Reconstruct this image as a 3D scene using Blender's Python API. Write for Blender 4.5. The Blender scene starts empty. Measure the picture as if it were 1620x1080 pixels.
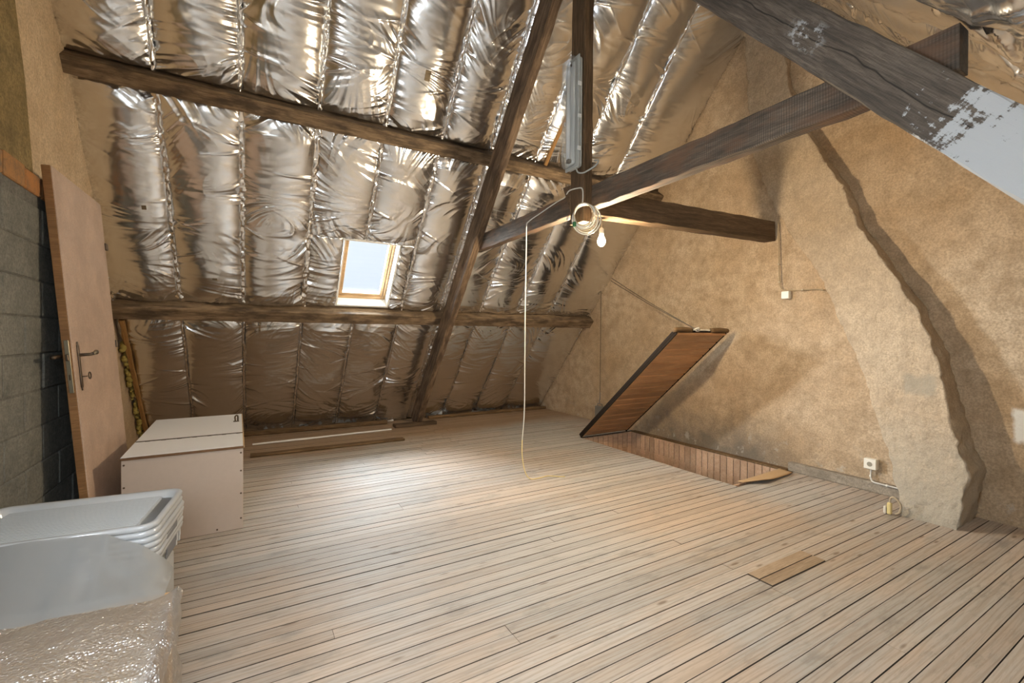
import bpy, math, random
import numpy as np
from mathutils import Matrix, Vector
random.seed(7)
RNG = np.random.default_rng(7)
S = bpy.context.scene
COL = S.collection
pi = math.pi

# ------------------------------------------------------------------ camera
H = 1.25
yaw, pitch, roll = math.radians(30.2147), math.radians(-0.7192), math.radians(0.4079)
cd = bpy.data.cameras.new('camera'); cam = bpy.data.objects.new('camera', cd); COL.objects.link(cam)
F = Vector((math.sin(yaw)*math.cos(pitch), math.cos(yaw)*math.cos(pitch), math.sin(pitch)))
R0 = Vector((math.cos(yaw), -math.sin(yaw), 0)); U0 = R0.cross(F)
Rv = R0*math.cos(roll) + U0*math.sin(roll); Uv = -R0*math.sin(roll) + U0*math.cos(roll)
cam.matrix_world = Matrix(((Rv.x, Uv.x, -F.x, 0), (Rv.y, Uv.y, -F.y, 0), (Rv.z, Uv.z, -F.z, H), (0, 0, 0, 1)))
cd.sensor_width = 36; cd.lens = 711/1620*36; cd.clip_start = .02
S.camera = cam

# ------------------------------------------------------------------ sky, lamps, exposure
w = bpy.data.worlds.new('sky'); S.world = w; w.use_nodes = True
bg = w.node_tree.nodes['Background']
bg.inputs[0].default_value = (.74, .84, .95, 1); bg.inputs[1].default_value = .72

def area(name, loc, to, sx, sy, e, col):
    l = bpy.data.lights.new(name, 'AREA'); l.shape = 'RECTANGLE'; l.size = sx; l.size_y = sy; l.energy = e; l.color = col
    o = bpy.data.objects.new(name, l); COL.objects.link(o); o.location = loc
    o.rotation_euler = (Vector(to)-Vector(loc)).to_track_quat('-Z', 'Y').to_euler(); return o
DAY = (.76, .88, 1.0)
area('daylight_skylight_side', (-.25, 6.35, 2.35), (1.09, 4.98, 1.9), .8, .8, 760, DAY)
area('daylight_skylight_top', (1.0, 6.25, 3.7), (1.09, 4.98, 1.9), 1.4, 1.0, 480, DAY)
area('fill_gable_window', (-1.33, .45, 1.22), (1, .75, .95), .85, .6, 62, DAY)  # fill lamp outside the added gable window
area('fill_rear_skylight', (-.15, -.56, 1.90), (-.15, .96, .60), 1.0, .9, 46, (.80, .90, 1))  # fill lamp outside the added rear skylight
S.view_settings.view_transform = 'Standard'; S.view_settings.look = 'None'
S.view_settings.gamma = 1; S.view_settings.use_curve_mapping = False
S.view_settings.exposure = 0.70
BULB_W = 82

# ------------------------------------------------------------------ helpers
def noise1(x, seed):
    t = np.random.default_rng(seed).random(2048); x = np.asarray(x, float)
    i = np.floor(x).astype(int); f = x-i; f = f*f*(3-2*f)
    return t[i % 2048]*(1-f) + t[(i+1) % 2048]*f
def noise2(x, y, seed):
    t = np.random.default_rng(seed).random((128, 128)); x, y = np.broadcast_arrays(np.asarray(x, float), np.asarray(y, float))
    i = np.floor(x).astype(int); j = np.floor(y).astype(int); f = x-i; g = y-j; f = f*f*(3-2*f); g = g*g*(3-2*g)
    a = t[i % 128, j % 128]; b = t[(i+1) % 128, j % 128]; c = t[i % 128, (j+1) % 128]; d = t[(i+1) % 128, (j+1) % 128]
    return (a*(1-f)+b*f)*(1-g) + (c*(1-f)+d*f)*g

def link(name, me, mt, parent=None, M=None, smooth=False):
    if mt: me.materials.append(mt)
    if smooth: me.polygons.foreach_set('use_smooth', [True]*len(me.polygons))
    o = bpy.data.objects.new(name, me); COL.objects.link(o)
    if parent: o.parent = parent
    if M is not None: o.matrix_local = M
    return o

class MB:
    def __init__(s): s.v = []; s.f = []
    def add(s, v, f):
        n = len(s.v); s.v += [tuple(p) for p in v]; s.f += [tuple(i+n for i in q) for q in f]; return s
    def box(s, a, b, ch=0.0, M=None):
        (x0, y0, z0), (x1, y1, z1) = a, b
        ch = min(ch, .45*abs(x1-x0), .45*abs(y1-y0), .45*abs(z1-z0))
        if ch <= 0:
            v = [(x, y, z) for z in (z0, z1) for y in (y0, y1) for x in (x0, x1)]
            f = [(0, 2, 3, 1), (4, 5, 7, 6), (0, 1, 5, 4), (2, 6, 7, 3), (0, 4, 6, 2), (1, 3, 7, 5)]
        else:
            # bevelled box: 24 corner points
            v = []; idx = {}
            for cx in (0, 1):
                for cy in (0, 1):
                    for cz in (0, 1):
                        X = (x0, x1)[cx]; Y = (y0, y1)[cy]; Z = (z0, z1)[cz]
                        dx = ch*(1-2*cx); dy = ch*(1-2*cy); dz = ch*(1-2*cz)
                        for ax, p in enumerate(((X, Y+dy, Z+dz), (X+dx, Y, Z+dz), (X+dx, Y+dy, Z))):
                            idx[cx, cy, cz, ax] = len(v); v.append(p)
            f = []
            for c in (0, 1):
                q = [idx[c, 0, 0, 0], idx[c, 1, 0, 0], idx[c, 1, 1, 0], idx[c, 0, 1, 0]]; f.append(tuple(q if c else q[::-1]))
                q = [idx[0, c, 0, 1], idx[0, c, 1, 1], idx[1, c, 1, 1], idx[1, c, 0, 1]]; f.append(tuple(q if c else q[::-1]))
                q = [idx[0, 0, c, 2], idx[1, 0, c, 2], idx[1, 1, c, 2], idx[0, 1, c, 2]]; f.append(tuple(q if c else q[::-1]))
            for a_ in (0, 1):
                for b_ in (0, 1):
                    sg = (a_ == b_)
                    q = [idx[a_, b_, 0, 0], idx[a_, b_, 1, 0], idx[a_, b_, 1, 1], idx[a_, b_, 0, 1]]; f.append(tuple(q[::-1] if sg else q))
                    q = [idx[a_, 0, b_, 0], idx[a_, 0, b_, 2], idx[a_, 1, b_, 2], idx[a_, 1, b_, 0]]; f.append(tuple(q[::-1] if sg else q))
                    q = [idx[0, a_, b_, 1], idx[1, a_, b_, 1], idx[1, a_, b_, 2], idx[0, a_, b_, 2]]; f.append(tuple(q[::-1] if sg else q))
                    for c in (0, 1):
                        q = [idx[a_, b_, c, 0], idx[a_, b_, c, 1], idx[a_, b_, c, 2]]; f.append(tuple(q if (a_+b_+c) % 2 else q[::-1]))
        if M is not None: v = [M @ Vector(p) for p in v]
        return s.add(v, f)
    def tube(s, pts, r, n=8, res=6, cap=True, flat=1.0):
        P = smooth_path(pts, res) if res > 1 else [Vector(p) for p in pts]
        rings = []; up = None
        for i, p in enumerate(P):
            t = (P[min(i+1, len(P)-1)]-P[max(i-1, 0)]).normalized()
            if up is None:
                up = Vector((0, 0, 1)) if abs(t.z) < .9 else Vector((1, 0, 0))
            a = t.cross(up)
            if a.length < 1e-4: a = t.orthogonal()
            a.normalize(); b = a.cross(t).normalized(); up = b
            rr = r[min(i, len(r)-1)] if isinstance(r, (list, tuple)) else r
            rings.append([p + a*(rr*math.cos(2*pi*k/n)) + b*(rr*flat*math.sin(2*pi*k/n)) for k in range(n)])
        v = [q for g in rings for q in g]; f = []
        for i in range(len(rings)-1):
            for k in range(n): f.append((i*n+k, i*n+(k+1) % n, (i+1)*n+(k+1) % n, (i+1)*n+k))
        if cap: f.append(tuple(range(n))[::-1]); f.append(tuple((len(rings)-1)*n+k for k in range(n)))
        return s.add(v, f)
    def lathe(s, prof, n=16, M=None):
        v = []; f = []
        for (r, z) in prof:
            for k in range(n): v.append(Vector((r*math.cos(2*pi*k/n), r*math.sin(2*pi*k/n), z)))
        for i in range(len(prof)-1):
            for k in range(n): f.append((i*n+k, i*n+(k+1) % n, (i+1)*n+(k+1) % n, (i+1)*n+k))
        f.append(tuple(range(n))[::-1]); f.append(tuple((len(prof)-1)*n+k for k in range(n)))
        if M is not None: v = [M @ p for p in v]
        return s.add(v, f)
    def prism(s, poly, a, b, axis=0):
        # poly: list of 2d points; extruded along axis from a to b
        def P(p, t):
            return {0: (t, p[0], p[1]), 1: (p[0], t, p[1]), 2: (p[0], p[1], t)}[axis]
        n = len(poly); v = [P(p, a) for p in poly]+[P(p, b) for p in poly]
        f = [tuple(range(n)), tuple(range(2*n-1, n-1, -1))]+[(i, i+n, (i+1) % n+n, (i+1) % n) for i in range(n)]
        return s.add(v, f)
    def build(s, name, mt, parent=None, M=None, smooth=False, fix=True):
        me = bpy.data.meshes.new(name); me.from_pydata([tuple(p) for p in s.v], [], s.f)
        if fix:
            import bmesh
            bm = bmesh.new(); bm.from_mesh(me); bmesh.ops.recalc_face_normals(bm, faces=bm.faces); bm.to_mesh(me); bm.free()
        me.update(); o = link(name, me, mt, parent, M, False)
        if smooth: me.shade_smooth() if smooth is True else me.polygons.foreach_set('use_smooth', [True]*len(me.polygons))
        return o

def smooth_path(pts, res):
    P = [Vector(p) for p in pts]; out = []
    for i in range(len(P)-1):
        a = P[max(i-1, 0)]; b = P[i]; c = P[i+1]; d = P[min(i+2, len(P)-1)]
        for k in range(res):
            t = k/res
            out.append(.5*((2*b)+(c-a)*t+(2*a-5*b+4*c-d)*t*t+(3*b-a-3*c+d)*t**3))
    out.append(P[-1]); return out

def grid_mesh(name, V, mt, parent=None, M=None):
    """V: (n,m,3) array -> smooth grid surface"""
    n, m, _ = V.shape
    me = bpy.data.meshes.new(name); me.vertices.add(n*m); me.vertices.foreach_set('co', V.reshape(-1).astype(np.float32))
    i = np.arange(n*m).reshape(n, m)
    q = np.stack([i[:-1, :-1], i[1:, :-1], i[1:, 1:], i[:-1, 1:]], -1).reshape(-1, 4)
    me.loops.add(q.size); me.loops.foreach_set('vertex_index', q.reshape(-1).astype(np.int32))
    me.polygons.add(len(q)); me.polygons.foreach_set('loop_start', (np.arange(len(q))*4).astype(np.int32))
    me.polygons.foreach_set('use_smooth', np.ones(len(q), bool)); me.update(calc_edges=True)
    return link(name, me, mt, parent, M)

def tag(o, label, cat, group=None, kind=None):
    o['label'] = label; o['category'] = cat
    if group: o['group'] = group
    if kind: o['kind'] = kind
    return o
def empty(name, label, cat, M=None, group=None, kind=None):
    o = bpy.data.objects.new(name, None); COL.objects.link(o); o.empty_display_size = .05
    if M is not None: o.matrix_world = M
    return tag(o, label, cat, group, kind)
T = Matrix.Translation

# ------------------------------------------------------------------ materials
class NT:
    def __init__(s, name):
        s.m = bpy.data.materials.new(name); s.m.use_nodes = True; s.t = s.m.node_tree
        s.b = s.t.nodes['Principled BSDF']; s.out = s.t.nodes['Material Output']
    def n(s, typ, ins=None, **at):
        q = s.t.nodes.new(typ)
        for k, v in at.items(): setattr(q, k, v)
        for k, v in (ins or {}).items():
            if hasattr(v, 'is_output'): s.t.links.new(v, q.inputs[k])
            else: q.inputs[k].default_value = v
        return q
    def l(s, a, b): s.t.links.new(a, b)
    def obj(s): return s.n('ShaderNodeTexCoord').outputs['Object']
    def pos(s): return s.n('ShaderNodeNewGeometry').outputs['Position']
    def scale(s, v, sc, off=None):
        q = s.n('ShaderNodeMapping', {0: v, 3: sc})
        if off is not None: s.l(off, q.inputs[1])
        return q.outputs[0]
    def noise(s, v, scale=5, detail=5, rough=.6, dist=0):
        return s.n('ShaderNodeTexNoise', {'Vector': v, 'Scale': scale, 'Detail': detail, 'Roughness': rough, 'Distortion': dist}).outputs['Fac']
    def ramp(s, f, stops):
        q = s.n('ShaderNodeValToRGB', {0: f}); e = q.color_ramp.elements
        while len(e) < len(stops): e.new(.5)
        for i, (p, c) in enumerate(stops):
            e[i].position = p; e[i].color = (c, c, c, 1) if isinstance(c, (int, float)) else (*c, 1)
        return q.outputs[0]
    def mix(s, f, a, b, mode='MIX'):
        q = s.n('ShaderNodeMix', data_type='RGBA', blend_type=mode)
        for i, x in ((0, f), (6, a), (7, b)):
            if hasattr(x, 'is_output'): s.l(x, q.inputs[i])
            elif i == 0: q.inputs[0].default_value = x
            else: q.inputs[i].default_value = (*x, 1) if len(x) == 3 else x
        return q.outputs[2]
    def math(s, op, a, b=0.0, c=0.0, clamp=False):
        q = s.n('ShaderNodeMath', operation=op, use_clamp=clamp)
        for i, x in enumerate((a, b, c)):
            if hasattr(x, 'is_output'): s.l(x, q.inputs[i])
            else: q.inputs[i].default_value = x
        return q.outputs[0]
    def sep(s, v): return s.n('ShaderNodeSeparateXYZ', {0: v}).outputs
    def win(s, x, a, b, soft):
        """1 inside [a,b] with soft edges"""
        u = s.math('SMOOTHSTEP' if False else 'SUBTRACT', x, a); u = s.math('DIVIDE', u, soft, clamp=True)
        v = s.math('SUBTRACT', b, x); v = s.math('DIVIDE', v, soft, clamp=True)
        return s.math('MULTIPLY', u, v)
    def bump(s, h, strength=.3, dist=.01, prev=None):
        q = s.n('ShaderNodeBump', {'Height': h, 'Strength': strength, 'Distance': dist})
        if prev is not None: s.l(prev, q.inputs['Normal'])
        s.l(q.outputs[0], s.b.inputs['Normal']); return q.outputs[0]
    def set(s, color=None, rough=None, metal=None, spec=None):
        for k, v in (('Base Color', color), ('Roughness', rough), ('Metallic', metal), ('Specular IOR Level', spec)):
            if v is None: continue
            if hasattr(v, 'is_output'): s.l(v, s.b.inputs[k])
            else: s.b.inputs[k].default_value = (*v, 1) if k == 'Base Color' else v
        return s.m

def plain(name, c, rough=.5, metal=0.0, spec=.5, var=.0, nscale=30):
    t = NT(name)
    if var:
        f = t.noise(t.obj(), nscale, 5)
        t.set(t.mix(f, [x*(1-var) for x in c], [min(1, x*(1+var)) for x in c]), rough, metal, spec)
    else: t.set(c, rough, metal, spec)
    return t.m

def wood(name, dark, light, grain=1.0, rough=.7, saw=0.0, dirt=None, extra=None, spec=.3):
    t = NT(name); o = t.obj()
    rnd = t.n('ShaderNodeObjectInfo').outputs['Random']
    off = t.n('ShaderNodeCombineXYZ', {0: t.math('MULTIPLY', rnd, 37.0), 1: t.math('MULTIPLY', rnd, 11.0), 2: rnd}).outputs[0]
    v = t.scale(o, (1.1*grain, 16*grain, 16*grain), off)
    g = t.noise(v, 3.0, 7, .65, .6)
    v2 = t.scale(o, (.8, 2.2, 2.2), off)
    big = t.noise(v2, 2.2, 4, .6)
    c = t.mix(t.ramp(g, [(.36, 0.0), (.66, 1.0)]), dark, light)
    fine = t.noise(t.scale(o, (3.5*grain, 75*grain, 75*grain), off), 3.0, 5, .7)
    c = t.mix(t.math('MULTIPLY', t.ramp(fine, [(.40, 1.0), (.54, 0.0)]), .5), c, [x*.45 for x in dark])
    c = t.mix(t.ramp(big, [(.35, .55), (.65, 0.0)]), c, [x*.55 for x in dark], 'MIX')
    h = g
    if saw:
        wv = t.n('ShaderNodeTexWave', {'Vector': t.scale(o, (1, .12, .12)), 'Scale': 30, 'Distortion': 4.0, 'Detail': 3, 'Detail Scale': .6}, bands_direction='X').outputs['Fac']
        c = t.mix(t.math('MULTIPLY', t.ramp(wv, [(.25, 1.0), (.6, 0.0)]), saw), c, [x*.4 for x in dark])
        h = t.math('ADD', g, t.math('MULTIPLY', wv, .6*saw))
    if dirt:
        c = t.mix(t.ramp(t.noise(v2, 5, 6), [(.45, 0.0), (.62, .8)]), c, dirt)
    tone = t.math('ADD', t.math('MULTIPLY', t.math('FRACT', t.math('MULTIPLY', rnd, 7.3)), .34), .83)
    c = t.mix(1.0, c, t.n('ShaderNodeCombineColor', {0: tone, 1: tone, 2: tone}).outputs[0], 'MULTIPLY')
    if extra: c = extra(t, o, c)
    t.bump(t.math('ADD', h, t.math('MULTIPLY', fine, .6)), .5, .004)
    return t.set(c, rough, 0, spec)

M_ = {}
# --- floor planks
def floor_mat():
    t = NT('scrubbed_floorboards'); p = t.pos(); x, y, z = t.sep(p)[0:3]
    rnd = t.n('ShaderNodeObjectInfo').outputs['Random']
    off = t.n('ShaderNodeCombineXYZ', {0: t.math('MULTIPLY', rnd, 53.0), 1: t.math('MULTIPLY', rnd, 3.0)}).outputs[0]
    v = t.scale(p, (2.2, 34, 4), off)
    g = t.noise(v, 2.4, 9, .72, .9)
    ring = t.n('ShaderNodeTexWave', {'Vector': t.scale(p, (.55, 9, 1), off), 'Scale': 1.7, 'Distortion': 14.0, 'Detail': 2, 'Detail Scale': .7}, bands_direction='Y').outputs['Fac']
    big = t.noise(p, .75, 3, .5)
    big = t.math('ADD', t.math('MULTIPLY', big, .7), t.math('MULTIPLY', t.noise(t.scale(p, (1.6, 9, 1), off), 1.3, 4), .3))
    base = t.mix(t.ramp(big, [(.42, 0.0), (.58, 1.0)]), (.46, .435, .40), (.51, .41, .325))
    c = t.mix(t.math('MULTIPLY', t.ramp(ring, [(.62, 0.0), (.92, 1.0)]), .34), base, (.30, .22, .15))
    c = t.mix(t.math('MULTIPLY', t.ramp(g, [(.32, 1.0), (.52, 0.0)]), .5), c, (.22, .19, .155))
    tone = t.math('ADD', t.math('MULTIPLY', rnd, .22), .86)
    c = t.mix(1.0, c, t.n('ShaderNodeCombineColor', {0: tone, 1: tone, 2: t.math('MULTIPLY', tone, .99)}).outputs[0], 'MULTIPLY')
    # worn grey stains
    st = t.noise(t.scale(p, (1.4, 3.6, 1)), 2.1, 6, .65)
    c = t.mix(t.ramp(st, [(.56, 0.0), (.70, .7)]), c, (.24, .22, .19))
    # knots
    vo = t.n('ShaderNodeTexVoronoi', {'Vector': t.scale(p, (3.0, 12, 1), off), 'Scale': 1.0}).outputs['Distance']
    c = t.mix(t.ramp(vo, [(.06, .75), (.13, 0.0)]), c, (.15, .10, .06))
    # brown margin along the eave: bare wood, warm light painted into its colour
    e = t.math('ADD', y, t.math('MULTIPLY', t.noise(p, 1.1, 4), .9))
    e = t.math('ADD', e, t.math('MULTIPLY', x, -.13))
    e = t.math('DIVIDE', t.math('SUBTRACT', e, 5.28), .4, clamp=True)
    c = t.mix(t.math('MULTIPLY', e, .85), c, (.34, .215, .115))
    t.bump(g, .25, .003)
    return t.set(c, t.ramp(g, [(.3, .62), (.7, .46)]), 0, .35)
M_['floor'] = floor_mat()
M_['joint'] = plain('dirt_in_floor_joints', (.085, .062, .042), .95)
M_['underfloor'] = plain('dark_floor_gaps', (.035, .025, .017), .95)
M_['patch'] = wood('orange_patch_boards', (.40, .29, .19), (.54, .42, .30), 1.2, .6)

# --- foil
def foil_mat(name, tint, r):
    t = NT(name); o = t.obj()
    a = t.noise(t.scale(o, (3, 14, 1)), 3.0, 3, .5, .3)
    b = t.noise(t.scale(o, (1, 1, 1)), 9, 2, .5)
    t.bump(b, .10, .012)
    d = t.noise(o, 3.2, 4)
    c = t.mix(d, [x*.90 for x in tint], tint)
    return t.set(c, r, 1.0)
M_['foil'] = foil_mat('silver_insulation_foil', (.86, .87, .88), .235)
M_['print'] = plain('faded_brown_print', (.20, .15, .09), .45, .5, var=.5, nscale=60)
M_['tape'] = foil_mat('crinkled_foil_tape', (.90, .88, .85), .20)

# --- plaster
def plaster(name, c1, c2, c3, streak=None, bs=.45, extra=None):
    t = NT(name); p = t.pos()
    a = t.noise(p, 1.5, 6, .62); b = t.noise(p, 9, 8, .7)
    c = t.mix(t.ramp(a, [(.33, 0.0), (.68, 1.0)]), c1, c2)
    c = t.mix(t.ramp(b, [(.44, 0.0), (.68, .9)]), c, c3)
    c = t.mix(t.ramp(t.noise(p, 3.2, 9, .75), [(.50, 0.0), (.66, .32)]), c, [x*.78 for x in c3])
    dots = t.n('ShaderNodeTexVoronoi', {'Vector': p, 'Scale': 21}).outputs['Distance']
    c = t.mix(t.math('MULTIPLY', t.ramp(t.noise(p, 75, 4, .7), [(.40, 1.0), (.58, 0.0)]), .42), c, [x*.5 for x in c3])
    c = t.mix(t.ramp(dots, [(.05, .5), (.12, 0.0)]), c, [x*.45 for x in c3])
    h = t.math('ADD', b, t.math('MULTIPLY', t.noise(p, 42, 6, .7), .5))
    if streak:
        s_ = t.noise(t.scale(p, streak), 3.0, 5, .6)
        h = t.math('ADD', h, t.math('MULTIPLY', s_, .8))
        c = t.mix(t.ramp(s_, [(.48, 0.0), (.7, .35)]), c, c3)
    if extra: c = extra(t, p, c)
    t.bump(h, bs, .018)
    return t.set(c, .92, 0, .15)
def gable_extra(t, p, c):
    x, y, z = t.sep(p)[0:3]
    n = t.noise(p, 5, 7, .68); n2 = t.math('MULTIPLY', t.math('SUBTRACT', n, .5), .9)
    # soot / damp at the foot of the wall behind the stairwell
    zz = t.math('ADD', z, n2)
    m = t.math('MULTIPLY', t.win(t.math('ADD', y, n2), 2.15, 4.2, .5), t.math('SUBTRACT', 1.0, t.math('DIVIDE', t.math('SUBTRACT', zz, .05), .42, clamp=True)))
    c = t.mix(t.math('MULTIPLY', m, .72), c, (.13, .115, .095))
    q = t.math('MULTIPLY', t.ramp(t.noise(p, 7, 6, .7), [(.58, 0.0), (.64, 1.0)]), t.math('SUBTRACT', 1.0, t.math('DIVIDE', z, .38, clamp=True)))
    c = t.mix(t.math('MULTIPLY', q, .75), c, (.50, .45, .37))
    # patch of white paint at the right
    m = t.math('MULTIPLY', t.win(t.math('ADD', y, t.math('MULTIPLY', n2, .10)), .2, .915, .02), t.win(t.math('ADD', z, t.math('MULTIPLY', n2, .22)), .56, .80, .03))
    c = t.mix(m, c, (.80, .78, .72))
    return c
M_['gable'] = plaster('tan_lime_plaster', (.48, .325, .185), (.60, .46, .31), (.37, .26, .155), None, .75, gable_extra)
def breast_extra(t, p, c):
    x, y, z = t.sep(p)[0:3]
    n = t.math('MULTIPLY', t.math('SUBTRACT', t.noise(p, 14, 5, .7), .5), .12)
    m = t.math('MULTIPLY', t.win(t.math('ADD', y, n), 1.21, 1.43, .03), t.win(t.math('ADD', z, n), .83, 1.0, .03))
    c = t.mix(t.math('MULTIPLY', m, .75), c, (.33, .28, .205))
    lo = t.math('SUBTRACT', 1.0, t.math('DIVIDE', t.math('ADD', z, t.math('MULTIPLY', n, 3.0)), .75, clamp=True))
    return t.mix(t.math('MULTIPLY', lo, .75), c, (.47, .435, .355))
M_['breast'] = plaster('trowelled_chimney_plaster', (.52, .385, .25), (.59, .465, .32), (.42, .32, .215), (8, 5, 1.2), 1.0, breast_extra)
M_['strip'] = plaster('pale_rough_render', (.70, .52, .32), (.78, .62, .42), (.58, .42, .26), (3, 14, 2), .9)
M_['ochre'] = plaster('dirty_ochre_render', (.30, .215, .09), (.36, .27, .13), (.17, .125, .06), None, 1.0)
M_['grey'] = plaster('grey_painted_blocks', (.21, .205, .175), (.27, .26, .22), (.15, .15, .13), (1, 4, 12), .8)
M_['mortar'] = plaster('grey_mortar', (.16, .155, .135), (.2, .19, .165), (.12, .115, .1), None, .6)
def brickmat():
    t = NT('old_orange_brick'); o = t.obj(); rnd = t.n('ShaderNodeObjectInfo').outputs['Random']
    c = t.mix(rnd, (.42, .19, .07), (.30, .20, .10)); c = t.mix(t.ramp(t.noise(o, 14, 6, .7), [(.45, 0.0), (.65, .8)]), c, (.16, .12, .08))
    t.bump(t.noise(o, 40, 6, .7), .7, .01); return t.set(c, .95, 0, .1)
M_['brick'] = brickmat()

# --- timber
def white_end(t, o, c):
    x, y, z = t.sep(o)[0:3]
    n = t.noise(t.scale(o, (3, 14, 14)), 2.2, 8, .75)
    n2 = t.noise(t.scale(o, (14, 5, 5)), 2.2, 6, .7)
    k = t.math('ADD', x, t.math('MULTIPLY', t.math('SUBTRACT', t.math('ADD', n, n2), 1.0), .75))
    m = t.ramp(t.math('SUBTRACT', k, .72), [(.47, 0.0), (.52, 1.0)])
    k = t.math('ADD', t.math('MULTIPLY', k, 0.0), x)
    m = t.ramp(t.math('MULTIPLY_ADD', t.math('SUBTRACT', t.math('ADD', n, n2), 1.0), .8, t.math('SUBTRACT', x, 3.02)), [(.0, 0.0), (.05, 1.0)])
    m2 = t.math('MULTIPLY', t.win(x, 2.22, 2.44, .07), t.ramp(t.noise(t.scale(o, (6, 9, 9)), 3, 7, .7), [(.52, 0.0), (.58, 1.0)]))
    m2 = t.math('MULTIPLY', m2, t.win(z, -.06, .06, .04))
    m = t.math('MAXIMUM', m, m2)
    # a long drying crack
    ck = t.math('ABSOLUTE', t.math('SUBTRACT', z, t.math('MULTIPLY', t.math('SUBTRACT', t.noise(t.scale(o, (2.2, .01, .01)), 1, 3), .5), .09)))
    c = t.mix(t.ramp(ck, [(.0015, .9), (.004, 0.0)]), c, (.012, .01, .008))
    return t.mix(m, c, (.47, .48, .48))
M_['beam_grey'] = wood('weathered_grey_brown_beam', (.085, .07, .056), (.20, .16, .122), 1.3, .85, .07, None, white_end)
M_['tie'] = wood('sawn_grey_tie_beam', (.085, .066, .05), (.23, .175, .125), 1.0, .8, .45, (.15, .085, .05))
M_['post'] = wood('dark_brown_post', (.10, .06, .03), (.27, .165, .085), 1.0, .75, .25)
M_['rafter'] = wood('brown_rafter', (.14, .09, .052), (.36, .24, .145), .9, .75, .2, (.055, .035, .022))
M_['purlin'] = wood('brown_purlin', (.19, .125, .068), (.46, .32, .19), .9, .75, 0, (.06, .04, .025))
M_['spur'] = wood('dark_spur_beam', (.10, .062, .033), (.23, .145, .078), .9, .75, .1)
M_['rough'] = wood('old_brown_board', (.13, .075, .03), (.28, .17, .08), .9, .8)
M_['batten'] = wood('orange_pine_batten', (.40, .20, .06), (.58, .33, .12), 1, .6)
M_['darkwood'] = plain('black_brown_edge', (.022, .015, .010), .9, spec=.1, var=.3)
# --- joinery
M_['door'] = wood('pale_beech_veneer', (.72, .50, .36), (.80, .61, .47), 1.3, .38, spec=.5)
M_['door_edge'] = wood('brown_door_edge', (.30, .145, .05), (.40, .20, .075), 1.3, .5)
M_['clad'] = wood('varnished_orange_pine', (.52, .25, .10), (.68, .38, .17), .8, .30, spec=.6)
M_['well'] = wood('pale_varnished_pine', (.66, .41, .25), (.80, .56, .38), .8, .30, spec=.6)
M_['pine'] = wood('clear_pine_sash', (.55, .34, .16), (.70, .47, .25), .8, .4)
M_['whitewood'] = plain('white_painted_lining', (.82, .79, .72), .5, var=.03)
M_['chest_front'] = plain('shaded_chest_board', (.52, .41, .32), .55, var=.06)  # front of the white chest, its shade put into the colour
M_['chest_white'] = plain('white_laminate', (.88, .88, .87), .42, var=.03)
M_['chest_edge'] = wood('brown_board_edge', (.16, .08, .035), (.28, .15, .07), 1.5, .7)
M_['bmetal'] = plain('aged_brass_metal', (.32, .28, .2), .35, 1.0)
M_['dmetal'] = plain('dark_bronze_metal', (.12, .09, .065), .4, .9)
M_['screw'] = plain('rusty_screw', (.12, .075, .045), .55, .7)
M_['white_pl'] = plain('cream_plastic', (.78, .73, .62), .4)
M_['white_cable'] = plain('white_cable', (.60, .57, .50), .5)
M_['beige_cable'] = plain('beige_cable', (.45, .36, .24), .55)
M_['yellow'] = plain('yellowed_cable', (.72, .58, .26), .5)
M_['grey_pl'] = plain('grey_lamp_housing', (.42, .43, .40), .5, var=.15)
M_['white_met'] = plain('white_lamp_tray', (.72, .74, .72), .4, var=.06)
M_['tube'] = plain('white_lamp_tube', (.85, .86, .85), .3)
M_['green'] = plain('green_tape', (.03, .16, .05), .5)
M_['black'] = plain('black_hole', (.012, .01, .008), .9)
M_['card'] = plain('tan_hardboard', (.50, .33, .17), .75, var=.1)
M_['carton'] = plain('brown_cardboard', (.55, .36, .18), .85, var=.08)
M_['wool'] = plain('yellow_mineral_wool', (.36, .28, .07), .95, var=.35)
M_['steel'] = plain('grey_steel_weight', (.22, .20, .17), .6, .4)
M_['rope'] = plain('hemp_cord', (.13, .10, .065), .8)
M_['whiterope'] = plain('white_cord', (.72, .66, .54), .7)
M_['whitefoil'] = plain('pale_crumpled_foil', (.80, .78, .74), .35, .75)

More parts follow.
